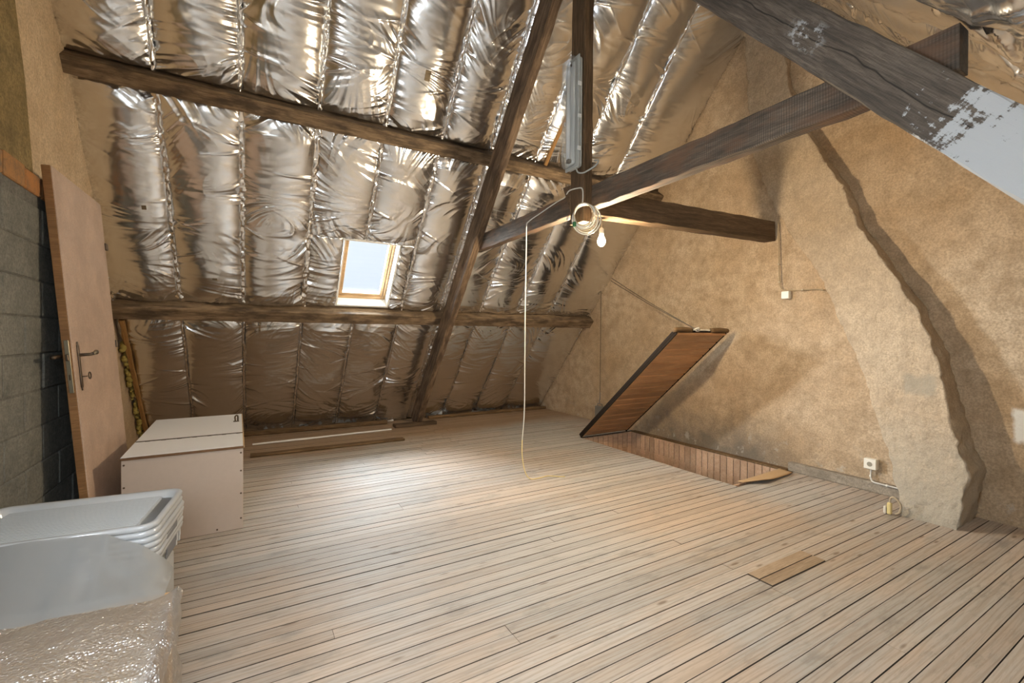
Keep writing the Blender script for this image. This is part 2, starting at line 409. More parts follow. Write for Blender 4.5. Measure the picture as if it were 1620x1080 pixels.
def thin_glass():
    t = NT('clear_window_glass'); a = t.n('ShaderNodeBsdfTransparent'); g = t.n('ShaderNodeBsdfGlossy', {'Roughness': .02})
    m = t.n('ShaderNodeMixShader', {0: .05, 1: a.outputs[0], 2: g.outputs[0]}); t.l(m.outputs[0], t.out.inputs[0]); return t.m
M_['glass'] = thin_glass()
def plastic(name, transp, col, rough, bubble=0.0, gl=.14):
    t = NT(name); a = t.n('ShaderNodeBsdfTransparent', {0: (.93, .95, .97, 1)})
    d = t.n('ShaderNodeBsdfDiffuse', {0: (*col, 1)}); tr = t.n('ShaderNodeBsdfTranslucent', {0: (*col, 1)})
    g = t.n('ShaderNodeBsdfGlossy', {'Roughness': rough})
    if bubble:
        p = t.obj(); v = t.n('ShaderNodeTexVoronoi', {'Vector': p, 'Scale': bubble, 'Randomness': .75}).outputs['Distance']
        b = t.n('ShaderNodeBump', {'Height': t.math('SUBTRACT', 1.0, v), 'Strength': 1.0, 'Distance': .009})
        n2 = t.n('ShaderNodeBump', {'Height': t.noise(p, 30, 4), 'Strength': .5, 'Distance': .01, 'Normal': b.outputs[0]})
        for q in (d, g): t.l(n2.outputs[0], q.inputs['Normal'])
    m1 = t.n('ShaderNodeMixShader', {0: .35, 1: d.outputs[0], 2: tr.outputs[0]})
    m2 = t.n('ShaderNodeMixShader', {0: transp, 1: m1.outputs[0], 2: a.outputs[0]})
    m3 = t.n('ShaderNodeMixShader', {0: gl, 1: m2.outputs[0], 2: g.outputs[0]})
    t.l(m3.outputs[0], t.out.inputs[0]); return t.m
M_['tray'] = plastic('milky_clear_plastic', .14, (.74, .75, .75), .15)
M_['wrap'] = plastic('clear_bubble_wrap', .52, (.60, .57, .53), .10, 120, .26)
M_['film'] = plastic('milky_grey_film', .34, (.44, .44, .42), .30, 0, .10)
M_['lampcover'] = plastic('clear_lamp_cover', .82, (.7, .72, .7), .1)
def glow():
    t = NT('glowing_bulb'); e = t.n('ShaderNodeEmission', {0: (1, .86, .62, 1), 1: 22}); t.l(e.outputs[0], t.out.inputs[0]); return t.m
M_['glow'] = glow()

# ------------------------------------------------------------------ room constants
XL, XR = -1.08, 4.42
YE, YR, YB = 6.60, 2.55, -1.50           # eave, ridge, rear eave
TAN = 1.17; CA = 1/math.sqrt(1+TAN*TAN); SA = TAN*CA
SR = (YE-YR)/CA
def roofz(y): return TAN*(YE-y) if y > YR else TAN*(y-YB)
ML = Matrix(((1, 0, 0, 0), (0, -CA, -SA, YE), (0, SA, -CA, 0), (0, 0, 0, 1)))           # left slope: local (x, s, p)
MR = Matrix(((-1, 0, 0, XR), (0, CA, SA, YB), (0, SA, -CA, 0), (0, 0, 0, 1)))          # rear slope
WX0, WX1, WS0, WS1 = .822, 1.364, 2.09, 2.89     # skylight opening on the left slope
wx0, wx1, wy0, wy1 = 3.53, 4.36, 2.34, 4.32      # stairwell opening

# ------------------------------------------------------------------ floor
fl = MB()
for a, b in (((XL-.2, YB-.3, -.20), (wx0, YE+.3, -.026)), ((wx1, YB-.3, -.20), (XR+.2, YE+.3, -.026)),
             ((wx0, YB-.3, -.20), (wx1, wy0, -.026)), ((wx0, wy1, -.20), (wx1, YE+.3, -.026))):
    fl.box(a, b)
floor = fl.build('floor', M_['underfloor'])
tag(floor, 'scrubbed grey-brown floor of narrow boards running towards the plastered gable', 'floor', kind='structure')
PITCH = .0672
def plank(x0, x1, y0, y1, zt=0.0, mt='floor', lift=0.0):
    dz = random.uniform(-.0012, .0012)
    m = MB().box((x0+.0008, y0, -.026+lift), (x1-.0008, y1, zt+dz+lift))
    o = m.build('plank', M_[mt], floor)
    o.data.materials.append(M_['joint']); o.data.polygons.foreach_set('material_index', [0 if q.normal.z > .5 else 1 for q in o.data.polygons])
    return o
j = 0; y = YE-.02
joist = [-.35, .3, .95, 1.6, 1.75, 2.25, 2.9, 3.5]
while y > YB+.02:
    gap = .0044
    if abs(y-2.46) < PITCH/2: gap = .0095
    y0 = y-PITCH+gap
    spans = [(XL, XR)]
    if y > wy0 and y0 < wy1: spans = [(XL, wx0)]
    for a, b in spans:
        cuts = []
        if y > 1.425 or y < 1.30:
            if y > .2:
                if 4.55 < y < 5.35 and j % 2: cuts = [1.62+.05*(j % 3)]
                elif 4.6 < y < 5.9 and j % 2 == 0: cuts = [2.05+.02*(j % 4)]
                elif random.random() < .62: cuts = [random.choice(joist)]
        else: cuts = [2.267, 2.785]
        cuts = [c for c in cuts if a+.2 < c < b-.2]
        e = [a]+cuts+[b]
        for k in range(len(e)-1):
            patch = (len(cuts) == 2 and k == 1)
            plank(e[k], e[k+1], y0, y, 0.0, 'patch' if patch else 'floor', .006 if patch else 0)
    y -= PITCH; j += 1

# ------------------------------------------------------------------ roof decks with foil
deck = MB()
def sbox(m, x0, x1, s0, s1, p0, p1): m.box((x0, s0, p0), (x1, s1, p1))
P0, P1 = -.26, -.06
sbox(deck, XL-.2, WX0-.03, -.3, SR+.2, P0, P1); sbox(deck, WX1+.03, XR+.2, -.3, SR+.2, P0, P1)
sbox(deck, WX0-.03, WX1+.03, -.3, WS0-.03, P0, P1); sbox(deck, WX0-.03, WX1+.03, WS1+.03, SR+.2, P0, P1)
ceil = deck.build('ceiling', M_['rough'], None, ML)
tag(ceil, 'far roof slope lined with crinkled silver foil between two purlins', 'ceiling', kind='structure')
RX0, RX1, RS0, RS1 = 4.12, 5.0, 1.6, 2.5      # opening of the added rear fill skylight (behind the viewer)
d2 = MB(); sbox(d2, -.2, RX0, -.3, SR+.2, P0, P1); sbox(d2, RX1, XR-XL+.2, -.3, SR+.2, P0, P1); sbox(d2, RX0, RX1, -.3, RS0, P0, P1); sbox(d2, RX0, RX1, RS1, SR+.2, P0, P1)
ceil2 = d2.build('ceiling', M_['rough'], None, MR)
tag(ceil2, 'near roof slope lined with gold-lit foil above the big diagonal beam', 'ceiling', kind='structure')

def foil(parent, x0, x1, s0, s1, seed, bulge=.065, res=.0072, amp=1.0, name='foil_panel', mark=None):
    W = x1-x0; L = s1-s0
    a = np.linspace(0, W, max(8, int(W/res)))[:, None]; t = np.linspace(0, L, max(8, int(L/res)))[None, :]
    b = W-a; q = L-t
    r = np.random.default_rng(seed)
    u = a/W
    # pillow with its fullest line wandering along the bay
    mid = .5+.16*(noise1(t/.6, seed+1)-.5)
    uu = np.where(u < mid, .5*u/mid, .5+.5*(u-mid)/(1-mid))
    prof = np.power(np.clip(4*uu*(1-uu), 0, 1), .62)
    ends = np.clip(np.minimum(t, q)/.16, 0, 1)**.6
    bl = bulge*(.75+.5*noise1(t/.45, seed+2))
    h = bl*prof*(.25+.75*ends)
    # tension creases fanning out from the stapled seams
    for d, sd in ((a, 10), (b, 20)):
        k = (noise1(t/.33, seed+sd)-.5)*2.6
        for wl, A, fall in ((.085, .022, .16), (.042, .014, .12), (.023, .008, .08), (.013, .0042, .045)):
            ph = noise1((t+d*k)/wl, seed+sd+int(wl*1000))
            rid = (1-np.abs(2*ph-1))**2
            gate = np.clip(noise1(t/.17, seed+sd+3)*2.0-.35, 0, 1.3)
            h = h+amp*A*(rid-.5)*np.exp(-d/fall)*gate*np.clip(d/.02, .25, 1)
    for d, sd in ((t, 30), (q, 40)):
        k = (noise1(a/.3, seed+sd)-.5)*3.0
        for wl, A, fall in ((.065, .020, .13), (.028, .008, .07)):
            ph = noise1((a+d*k)/wl+50, seed+sd+int(wl*1000)); rid = 1-np.abs(2*ph-1)
            h = h+amp*A*(rid-.5)*np.exp(-d/fall)
    # slack cross ripples over the whole sheet and a few long pulls
    sh = (noise2(a/.5, t/.5, seed+60)-.5)*.5
    h = h+amp*.0040*(noise2(a/.30+3, (t+a*sh)/.040, seed+61)-.5)+amp*.0012*(noise2(a/.13, (t+a*sh)/.02, seed+64)-.5)
    h = h+.022*(noise2(a/.28, t/.33, seed+62)-.5)*ends
    for i in range(int(3+L*2)):
        a0 = r.choice([0.0, W]); t0 = r.uniform(0, L); ang = r.uniform(-.7, .7); ln = r.uniform(.15, .42)*W/.5
        dx = np.abs(a-a0); off = (t-t0)-dx*math.tan(ang)*.7
        h = h+amp*r.uniform(.006, .015)*np.exp(-(off/.011)**2)*np.clip(1-dx/ln, 0, 1)
    edge = np.clip(np.minimum(np.minimum(a, b)/.012, np.minimum(t, q)/.012), 0, 1)
    h = np.maximum(h, -.01)*edge-.012*(1-edge)
    A2, T2 = np.broadcast_arrays(a, t)
    V = np.stack([A2, T2, h], -1)
    o = grid_mesh(name, V, M_['foil'], parent, T((x0, s0, .004)))
    if mark:
        ma, mt_, wa, wt = mark
        ia = np.where(np.abs(a[:, 0]-ma) < wa/2)[0]; it = np.where(np.abs(t[0]-mt_) < wt/2)[0]
        P = V[ia[0]:ia[-1]+1, it[0]:it[-1]+1].copy(); P[..., 2] += .0016
        grid_mesh('print_mark', P, M_['print'], o)
    return o
def seam(parent, x, s0, s1, seed, wd=.035):
    n = int((s1-s0)/.010); m = 8
    t = np.linspace(s0, s1, n)[None, :]; u = np.linspace(-1, 1, m)[:, None]
    c = x+.012*(noise1(t/.12, seed)-.5)
    ww = wd*.5*(.7+.6*noise1(t/.05, seed+1))
    hh = .012+.016*(1-u*u)*(noise1(t/.030, seed+2))+.014*(noise2(u*2.2+5, t/.022, seed+3)-.5)
    V = np.stack([np.broadcast_to(c+u*ww, (m, n)), np.broadcast_to(t, (m, n)), np.broadcast_to(hh, (m, n))], -1)
    return grid_mesh('foil_tape', V, M_['tape'], parent, None)
SL0, SL1, SU0, SU1 = 1.90, 2.05, 3.925, 4.045     # purlin positions along the slope
XS = [XL, -.575, -.06, .485, 1.015, 1.54, 2.03, 2.57, 3.12, 3.65, XR]
sd = 100
for i in range(10):
    a, b = XS[i], XS[i+1]
    foil(ceil, a, b, .02, SL0, sd, .06); sd += 100
    if a == .485:
        foil(ceil, a, WX0-.002, SL1, WS1+.03, sd, .04); foil(ceil, a, b, WS1+.01, SU0, sd+50, .05)
    elif b == 1.54:
        foil(ceil, WX1+.002, b, SL1, WS1+.03, sd, .03); foil(ceil, a, b, WS1+.01, SU0, sd+50, .05)
    else: foil(ceil, a, b, SL1, SU0, sd, .078, mark={0: (.35, .98, .035, .04), 1: (.29, .33, .045, .03)}.get(i))
    sd += 100
    foil(ceil, a, b, SU1, SR, sd, .082, mark=(.25, .49, .05, .085) if i == 4 else None); sd += 100
for i in range(1, 10):
    x = XS[i]; sd += 7
    seam(ceil, x, .05, SL0, sd, .022 if i < 7 else .018)
    if x == 1.015: seam(ceil, x, WS1+.02, SU0, sd+1, .03)
    else: seam(ceil, x, SL1, SU0, sd+1, (.06 if i < 4 else .035))
    seam(ceil, x, SU1, SR-.05, sd+2, .03)
seam(ceil, XR-.03, SL1, SU0, 4242, .06); seam(ceil, XL+.025, SL1, SU0-.5, 4243, .05); seam(ceil, XR-.03, .1, SL0, 4244, .03)
XS2 = [0, .75, 1.3, 1.85, 2.4, 2.95, 3.5, 4.09, 4.55, 5.03, 5.5]
for i in range(10):
    hole = i in (7, 8)
    foil(ceil2, XS2[i], XS2[i+1], .05, RS0 if hole else 2.75, sd, .075, .009 if i < 5 else .03, 1.7); sd += 100
    foil(ceil2, XS2[i], XS2[i+1], RS1 if hole else 2.75, SR-.03, sd, .075, .009 if i < 5 else .03, 1.7); sd += 100
for i in range(1, 10):
    if i == 8: seam(ceil2, XS2[i], RS1, SR-.05, sd+i*9, .04)
    else: seam(ceil2, XS2[i], .1, SR-.05, sd+i*9, .04)
# pale shreds of foil turned out along the foot of the slope
for i, (x, ln, hh) in enumerate(((.15, .22, .04), (.55, .28, .05), (1.0, .3, .06), (1.55, .25, .05), (2.3, .34, .09), (3.05, .42, .10), (3.75, .22, .04))):
    n, m = 26, 7
    t = np.linspace(0, ln, n)[:, None]; u = np.linspace(0, 1, m)[None, :]
    V = np.stack([x+t+0*u, .02+hh*u+.02*noise1(t/.05, i)+0*t, .02+.05*noise2(t/.03, u*3, 900+i)*(1-u*.3)+.03*u], -1)
    grid_mesh('foil_shred', V, M_['whitefoil'], ceil, None)

# ------------------------------------------------------------------ gable walls
def wall_poly(y0, y1):
    ys = [y0]+([YR] if y0 < YR < y1 else [])+[y1]
    return [(y0, -.2), (y1, -.2)]+[(q, roofz(q)+.10) for q in ys[::-1]]
ny = 140; nz = 90
ys = np.linspace(YB, YE, ny)[:, None]; tz = np.linspace(0, 1, nz)[None, :]
rz = np.where(ys > YR, TAN*(YE-ys), TAN*(ys-YB))+.02
zz = -.02+tz*rz
xx = XR+.012*(noise2(ys/.35, zz/.35, 5)-.5)*2+.004*(noise2(ys/.09, zz/.09, 6)-.5)
wr = grid_mesh('wall_right', np.stack([xx, np.broadcast_to(ys, zz.shape), zz], -1), M_['gable'])
wb = MB().prism(wall_poly(YB-.3, YE+.3), XR+.04, XR+.26).build('masonry', M_['mortar'], wr)
tag(wr, 'tan plastered gable wall behind the open hatch and chimney breast', 'wall', kind='structure')

gy0, gy1, gz0, gz1 = .02, .88, .92, 1.52
wl = MB()
for q in (wall_poly(YB-.3, gy0), wall_poly(gy1, YE+.3)): wl.prism(q, XL-.22, XL)
wl.prism([(gy0, -.2), (gy1, -.2), (gy1, gz0), (gy0, gz0)], XL-.22, XL)
wl.prism([(gy0, gz1), (gy1, gz1), (gy1, roofz(gy1)+.1), (gy0, roofz(gy0)+.1)], XL-.22, XL)
wleft = wl.build('wall_left', M_['strip'])
tag(wleft, 'left gable wall of grey blocks with pale rough render above', 'wall', kind='structure')
# thicker lower wall: core + blocks + brick course on its ledge
MB().box((XL, 1.75, -.02), (-.957, 4.42, 2.055)).build('lower_wall_core', M_['mortar'], wleft)
ph = .190
for r_ in range(10):
    z0 = r_*ph+.002; z1 = min((r_+1)*ph-.002, 1.93); yy = 1.76-(.22 if r_ % 2 else 0)
    while yy < 4.42:
        a, b = max(1.76, yy), min(4.42, yy+.44)
        if b-a > .06:
            dx = random.uniform(-.003, .003)
            MB().box((-.985, a+.002, z0), (-.952+dx, b-.002, z1), .006).build('block', M_['grey'], wleft)
        yy += .445
yy = 1.80
while yy < 4.3:
    MB().box((-1.0, yy, 1.955), (-.95+random.uniform(-.006, .006), yy+.205, 2.06+random.uniform(-.004, .004)), .006).build('brick', M_['brick'], wleft)
    yy += .216
MB().prism([(2.4, 2.07), (4.9, 2.0), (roofz(0) and 4.45, roofz(4.45)+.02), (2.6, roofz(2.6)-.05)], XL+.001, -1.035).build('render_coat', M_['strip'], wleft)
pier = MB().prism([(1.9, 2.07), (3.25, 2.07), (3.16, 2.5), (3.03, 2.9), (2.88, 3.4), (2.8, 3.9), (1.9, 3.75)], XL+.002, -.965)
pier.build('upper_pier', M_['ochre'], wleft)

# chimney breast
Lt = [(4.39, 2.95, 4.50), (4.39, 2.833, 4.326), (4.38, 2.729, 3.125), (4.38, 2.498, 2.497), (4.35, 2.056, 1.776), (4.27, 1.705, .97), (4.14, 1.504, .464), (4.02, 1.381, .139), (3.98, 1.351, 0), (3.98, 1.351, -.03)]
Rt = [(4.31, 2.46, 4.5), (4.30, 2.352, 3.618), (4.29, 2.203, 3.149), (4.26, 1.881, 2.542), (4.24, 1.732, 2.141), (4.20, 1.363, 1.493), (4.18, 1.236, 1.156), (4.08, 1.078, .476), (4.06, 1.026, .366), (4.0, 1.043, .163), (3.99, 1.06, 0), (3.99, 1.06, -.03)]
def interp(tab, z):
    zs = [q[2] for q in tab][::-1]
    return np.interp(z, zs, [q[0] for q in tab][::-1]), np.interp(z, zs, [q[1] for q in tab][::-1])
zs = np.linspace(-.03, 4.42, 330)
lx, ly = interp(Lt, zs); rx, ry = interp(Rt, zs)
nU = 34; rows = []
for i, z in enumerate(zs):
    pts = []
    nL, nF, nR = 6, 36, 14
    for k in range(nL): t = k/nL; pts.append((4.47+(lx[i]-4.47)*t, ly[i]+.03*(1-t)))
    for k in range(nF): t = k/(nF-1); pts.append((lx[i]+(rx[i]-lx[i])*t, ly[i]+(ry[i]-ly[i])*t))
    for k in range(1, nR+1): t = k/nR; pts.append((rx[i]+(4.47-rx[i])*t, ry[i]+.01*t))
    rows.append([(px, py, z) for px, py in pts])
V = np.array(rows)
nn = noise2(V[..., 1]/.13, V[..., 2]/.16, 31)-.5; n3 = noise2(V[..., 1]/.035+V[..., 2]/.2, V[..., 2]/.05, 32)-.5
V[..., 0] += .022*nn+.010*n3+.007*(noise2(V[..., 1]/.018, V[..., 2]/.03, 34)-.5); V[..., 1] += .020*(noise2(V[..., 0]/.1, V[..., 2]/.07, 33)-.5)+.016*(noise2(V[..., 0]/.06, V[..., 2]/.028, 35)-.5)
cb = grid_mesh('chimney_breast', V.transpose(1, 0, 2)[::-1].copy(), M_['breast'])
tag(cb, 'leaning plastered chimney breast bulging out of the tan gable wall', 'chimney', kind='structure')

bb = MB().box((XR-.055, 1.36, 0), (XR+.01, 2.33, .085), .006).build('baseboard_right', wood('grey_worn_baseboard', (.22, .18, .13), (.36, .30, .23), 1, .8))
tag(bb, 'grey worn wooden baseboard between stairwell and chimney breast', 'baseboard', kind='structure')

# ------------------------------------------------------------------ skylight
sk = empty('window_1', 'small skylight with pine sash and white lining in the foil slope', 'skylight', ML, kind='structure')
def lin(a, b, c, d, e, f, mt, name): return MB().box((a, c, e), (b, d, f), .002).build(name, M_[mt], sk)
lin(WX0-.022, WX0, WS0-.02, WS1+.02, -.25, .012, 'whitewood', 'lining_board'); lin(WX1, WX1+.022, WS0-.02, WS1+.02, -.25, .012, 'whitewood', 'lining_board')
lin(WX0, WX1, WS0-.022, WS0, -.25, .012, 'whitewood', 'lining_board'); lin(WX0, WX1, WS1, WS1+.022, -.25, .012, 'whitewood', 'lining_board')
FP0, FP1 = -.17, -.115
for (a, b, c, d) in ((WX0, WX0+.03, WS0, WS1), (WX1-.03, WX1, WS0, WS1), (WX0+.03, WX1-.03, WS0, WS0+.03), (WX0+.03, WX1-.03, WS1-.03, WS1)):
    lin(a, b, c, d, FP0, FP1, 'pine', 'frame_bar')
sash = MB()
for (a, b, c, d) in ((WX0+.034, WX0+.064, WS0+.034, WS1-.034), (WX1-.064, WX1-.034, WS0+.034, WS1-.034), (WX0+.064, WX1-.064, WS0+.034, WS0+.064), (WX0+.064, WX1-.064, WS1-.064, WS1-.034)):
    sash.box((a, c, FP0-.01), (b, d, FP1-.012), .003)
sa = sash.build('sash', M_['pine'], sk)
MB().box((WX0+.06, WS0+.06, FP0+.012), (WX1-.06, WS1-.06, FP0+.018)).build('pane', M_['glass'], sa)

rk = empty('added_fill_skylight', 'added rear skylight for fill light, with white lining, in the near roof slope behind the viewer', 'skylight', MR, kind='structure')
for (a, b, c, d) in ((RX0, RX0+.03, RS0, RS1), (RX1-.03, RX1, RS0, RS1), (RX0+.03, RX1-.03, RS0, RS0+.03), (RX0+.03, RX1-.03, RS1-.03, RS1)):
    MB().box((a, c, P0), (b, d, .01), .003).build('lining_board', M_['whitewood'], rk)
MB().box((RX0+.03, RS0+.03, P0+.04), (RX1-.03, RS1-.03, P0+.046)).build('pane', M_['glass'], rk)
# unseen window added to the left gable for fill light, beside the camera
g = empty('added_fill_window', 'added white framed fill window in the left wall beside the viewer', 'window', kind='structure')
for (a, b, c, d) in ((gy0, gy0+.05, gz0, gz1), (gy1-.05, gy1, gz0, gz1), (gy0+.05, gy1-.05, gz0, gz0+.05), (gy0+.05, gy1-.05, gz1-.05, gz1)):
    MB().box((XL-.14, a, c), (XL-.08, b, d), .004).build('frame_bar', M_['whitewood'], g)
MB().box((XL-.112, gy0+.045, gz0+.045), (XL-.106, gy1-.045, gz1-.045)).build('pane', M_['glass'], g)

# ------------------------------------------------------------------ timbers
def beam(name, p0, p1, wy, hz, mt, up=(0, 0, 1), ch=.007, jit=.002, parent=None, seed=1, skew=None):
    p0, p1 = Vector(p0), Vector(p1); X = (p1-p0); L = X.length; X.normalize()
    Z = (Vector(up)-X*X.dot(Vector(up))).normalized(); Y = Z.cross(X)
    M = Matrix(((X.x, Y.x, Z.x, p0.x), (X.y, Y.y, Z.y, p0.y), (X.z, Y.z, Z.z, p0.z), (0, 0, 0, 1)))
    n = max(3, int(L/.09)); r = np.random.default_rng(seed)
    a, b = wy/2, hz/2
    sec = [(-a+ch, -b), (a-ch, -b), (a, -b+ch), (a, b-ch), (a-ch, b), (-a+ch, b), (-a, b-ch), (-a, -b+ch)]
    v = []; f = []
    for i in range(n+1):
        for (q, w_) in sec: v.append((L*i/n, q+r.normal(0, jit), w_+r.normal(0, jit)))
    for i in range(n):
        for k in range(8): f.append((i*8+k, i*8+(k+1) % 8, (i+1)*8+(k+1) % 8, (i+1)*8+k))
    f.append(tuple(range(8))[::-1]); f.append(tuple(n*8+k for k in range(8)))
    return MB().add(v, f).build(name, M_[mt], parent, M)
UPL = (0, -SA, -CA)
def sl(x, s, p): return ML @ Vector((x, s, p))
pc = (SL0+SL1)/2
lp = beam('purlin', sl(XL-.05, pc, .035), sl(XR+.02, pc, .035), SL1-SL0-.01, .17, 'purlin', UPL, seed=3)
tag(lp, 'lower brown purlin running under the skylight to the gable', 'beam')
# flaked white paint on the purlin
pc = (SU0+SU1)/2
up_ = beam('purlin', sl(XL-.05, pc, .035), sl(XR+.02, pc, .035), SU1-SU0-.008, .17, 'purlin', UPL, seed=4)
tag(up_, 'upper dark brown purlin crossing the foil behind the post', 'beam')

XA, XB = 1.99, 2.07
def raf(const, y): return const-TAN*y
# left principal rafter (p from .15 to .40)
pm = .285; s0 = -.0; 
q0 = sl((XA+XB)/2, .30, pm); q1 = sl((XA+XB)/2, SR-.22, pm)
q0 = q0+(q0-q1).normalized()*(q0.z-.03)/SA if q0.z > .03 else q0
lr = beam('principal_rafter', q0, q1, XB-XA, .22, 'rafter', UPL, seed=5, ch=.006)
tag(lr, 'brown principal rafter in front of the far foil slope, left of the post', 'beam')
inv = lr.matrix_world.inverted()
a0 = sl(XB+.014, .42, .34); a1 = sl(XB+.014, 2.1, .335)
sp = beam('splice_board', a0, a1, .028, .10, 'spur', UPL, seed=6)
sp.parent = lr; sp.matrix_parent_inverse = inv
# right principal rafter: the big diagonal beam
dr = Vector((0, 1, 1.145)).normalized(); nr = Vector((0, dr.z, -dr.y))
def rr(y, off): b = Vector(((XA+XB)/2, y, 1.145*y+1.2)); return b-nr*off
rp1 = rr(-1.02, .095); rp0 = rr(2.62, .095)
rb = beam('principal_rafter', rp0, rp1, XB-XA, .19, 'beam_grey', (1, 0, 0) if False else -nr, seed=8, ch=.006)
tag(rb, 'big weathered grey diagonal beam with white paint on its lower end', 'beam')
invr = rb.matrix_world.inverted()
for (y_, o_) in ((1.0, .03), (.80, .10), (.93, .06)):
    q = rr(y_, o_); q.x = XA
    n_ = MB().lathe([(.006, -.004), (.006, .008), (.003, .010)], 10, T(q) @ Matrix.Rotation(-pi/2, 4, 'Y')).build('nail', M_['screw']); n_.parent = rb; n_.matrix_parent_inverse = invr
for (y_, o_) in ((.50, .06), (.495, .0)):
    q = rr(y_, o_); q.x = XA
    n_ = MB().lathe([(.011, -.004), (.011, .0025)], 12, T(q) @ Matrix.Rotation(-pi/2, 4, 'Y')).build('peg_hole', M_['black']); n_.parent = rb; n_.matrix_parent_inverse = invr

# post
pt = beam('king_post', (2.03, 2.525, 2.05), (2.03, 2.525, 4.30), XB-XA, .15, 'post', (0, 1, 0), seed=9, ch=.006)
tag(pt, 'dark brown vertical post carrying the fluorescent lamp', 'beam')
# tie beam behind the post
tb = beam('tie_beam', (2.11, .565, 2.242), (2.11, 4.36, 2.222), .08, .155, 'tie', (0, 0, 1), seed=10, ch=.004)
tag(tb, 'saw-marked grey tie beam crossing behind the post below the diagonal beam', 'beam')
invt = tb.matrix_world.inverted()
for y_, z_, r_ in ((1.08, 2.225, .017), (1.59, 2.20, .011), (3.0, 2.24, .006), (2.2, 2.25, .006)):
    n_ = MB().lathe([(r_, -.004), (r_, .002)], 14, T((2.07, y_, z_)) @ Matrix.Rotation(-pi/2, 4, 'Y')).build('peg', M_['darkwood']); n_.parent = tb; n_.matrix_parent_inverse = invt
# spur beam to the gable
sb = beam('spur_beam', (2.155, 2.555, 2.215), (4.405, 2.555, 2.285), .11, .185, 'spur', (0, 0, 1), seed=11, ch=.005)
tag(sb, 'dark short beam running from the post to the plastered gable', 'beam')
n_ = MB().lathe([(.012, 0), (.012, .008), (.004, .014)], 12, T((2.45, 2.5, 2.245)) @ Matrix.Rotation(pi/2, 4, 'X')).build('bolt_head', M_['bmetal']); n_.parent = sb; n_.matrix_parent_inverse = sb.matrix_world.inverted()
wb_ = MB().prism([(2.61, 2.34), (2.70, 2.345), (2.61, 2.15)], 2.0, 2.065).build('brace_block', M_['spur']); tag(wb_, 'small dark wedge block against the left side of the post', 'block')
# sole plate
spl = beam('sole_plate', (1.68, 6.03, .022), (2.26, 6.03, .022), .15, .042, 'spur', seed=12); tag(spl, 'dark timber sole plate under the foot of the principal rafter', 'plate')
eb = beam('eave_board', (-.98, 6.40, .03), (1.66, 6.36, .03), .10, .05, 'rough', seed=13, jit=.003); tag(eb, 'brown board along the foot of the foil slope, behind the chest', 'board')
eb2 = beam('eave_board', (2.3, 6.42, .022), (4.40, 6.42, .022), .09, .04, 'rough', seed=14, jit=.003); tag(eb2, 'brown board along the foot of the foil slope in the far corner', 'board')
lpk = beam('loose_plank', (-.0, 5.27, .014), (1.58, 5.27, .014), .11, .022, 'rough', seed=15, jit=.0015); tag(lpk, 'loose brown plank lying on the floor right of the chest', 'plank')
lp2 = beam('loose_plank', (.02, 5.80, .012), (1.60, 5.88, .012), .035, .018, 'whitewood', seed=16, jit=.001); tag(lp2, 'thin pale lath lying on the brown floor margin below the skylight', 'lath')
# orange batten behind the lamp, on the upper foil
ba = beam('roof_batten', sl(2.665, SU1+.01, .07), sl(2.70, SU1+.62, .07), .035, .03, 'batten', UPL, seed=17, jit=.001); tag(ba, 'short bright orange pine batten on the foil left of the lamp', 'batten')
# left edge batten with mineral wool spilling out
ba2 = beam('edge_batten', sl(XL+.075, .12, .07), sl(XL+.065, 1.86, .07), .04, .03, 'batten', UPL, seed=18); tag(ba2, 'orange edge batten between the leaning door and the foil', 'batten')
wo = MB(); rr_ = random.Random(4)
for i in range(60):
    s_ = rr_.uniform(.15, 1.6); c = sl(XL+.028+rr_.uniform(-.01, .012), s_, .05+rr_.uniform(-.02, .05)); r_ = rr_.uniform(.010, .026)
    prof = [(r_*math.sin(pi*k/6)*rr_.uniform(.75, 1.2)+.0005, -r_*math.cos(pi*k/6)*1.5) for k in range(7)]
    wo.lathe(prof, 7, T(c) @ Matrix.Rotation(rr_.uniform(0, 3), 4, 'X') @ Matrix.Rotation(rr_.uniform(0, 3), 4, 'Z'))
wo_ = wo.build('mineral_wool', M_['wool'], smooth=True); tag(wo_, 'tufts of yellow mineral wool squeezed out beside the orange batten', 'insulation', kind='stuff')

# ------------------------------------------------------------------ stairwell and hatch
sw = empty('stairwell', 'stairwell opening lined with vertical varnished boards below the hatch', 'stairwell', T((0, 0, 0)), kind='structure')
D = -1.0
nb = 26; wdt = (wy1-wy0)/nb
for k in range(nb):
    a = wy0+k*wdt; MB().box((wx1-.004, a+.0025, D), (wx1+.014, a+wdt-.0025, -.004), .004).build('lining_board', M_['well'], sw)
nb = 10; wdt = (wx1-wx0)/nb
for k in range(nb):
    a = wx0+k*wdt
    MB().box((a+.0025, wy1-.004, D), (a+wdt-.0025, wy1+.014, -.004), .004).build('lining_board', M_['well'], sw)
    MB().box((a+.0025, wy0-.014, D), (a+wdt-.0025, wy0+.004, -.004), .004).build('lining_board', M_['well'], sw)
sh = MB(); sh.box((wx0-.03, wy0-.03, D-.05), (wx1+.05, wy1+.05, D)); sh.box((wx0-.012, wy0, D), (wx0, wy1, -.026)); sh.box((wx1+.016, wy0-.02, D), (wx1+.03, wy1+.02, -.005)); sh.box((wx0, wy1+.016, D), (wx1, wy1+.03, -.03)); sh.box((wx0, wy0-.03, D), (wx1, wy0-.016, -.03))
sh.build('well_shell', M_['rough'], sw)
MB().box((wx1-.01, wy0, -.006), (XR+.005, wy1, .012), .003).build('well_edge_strip', M_['rough'], sw)
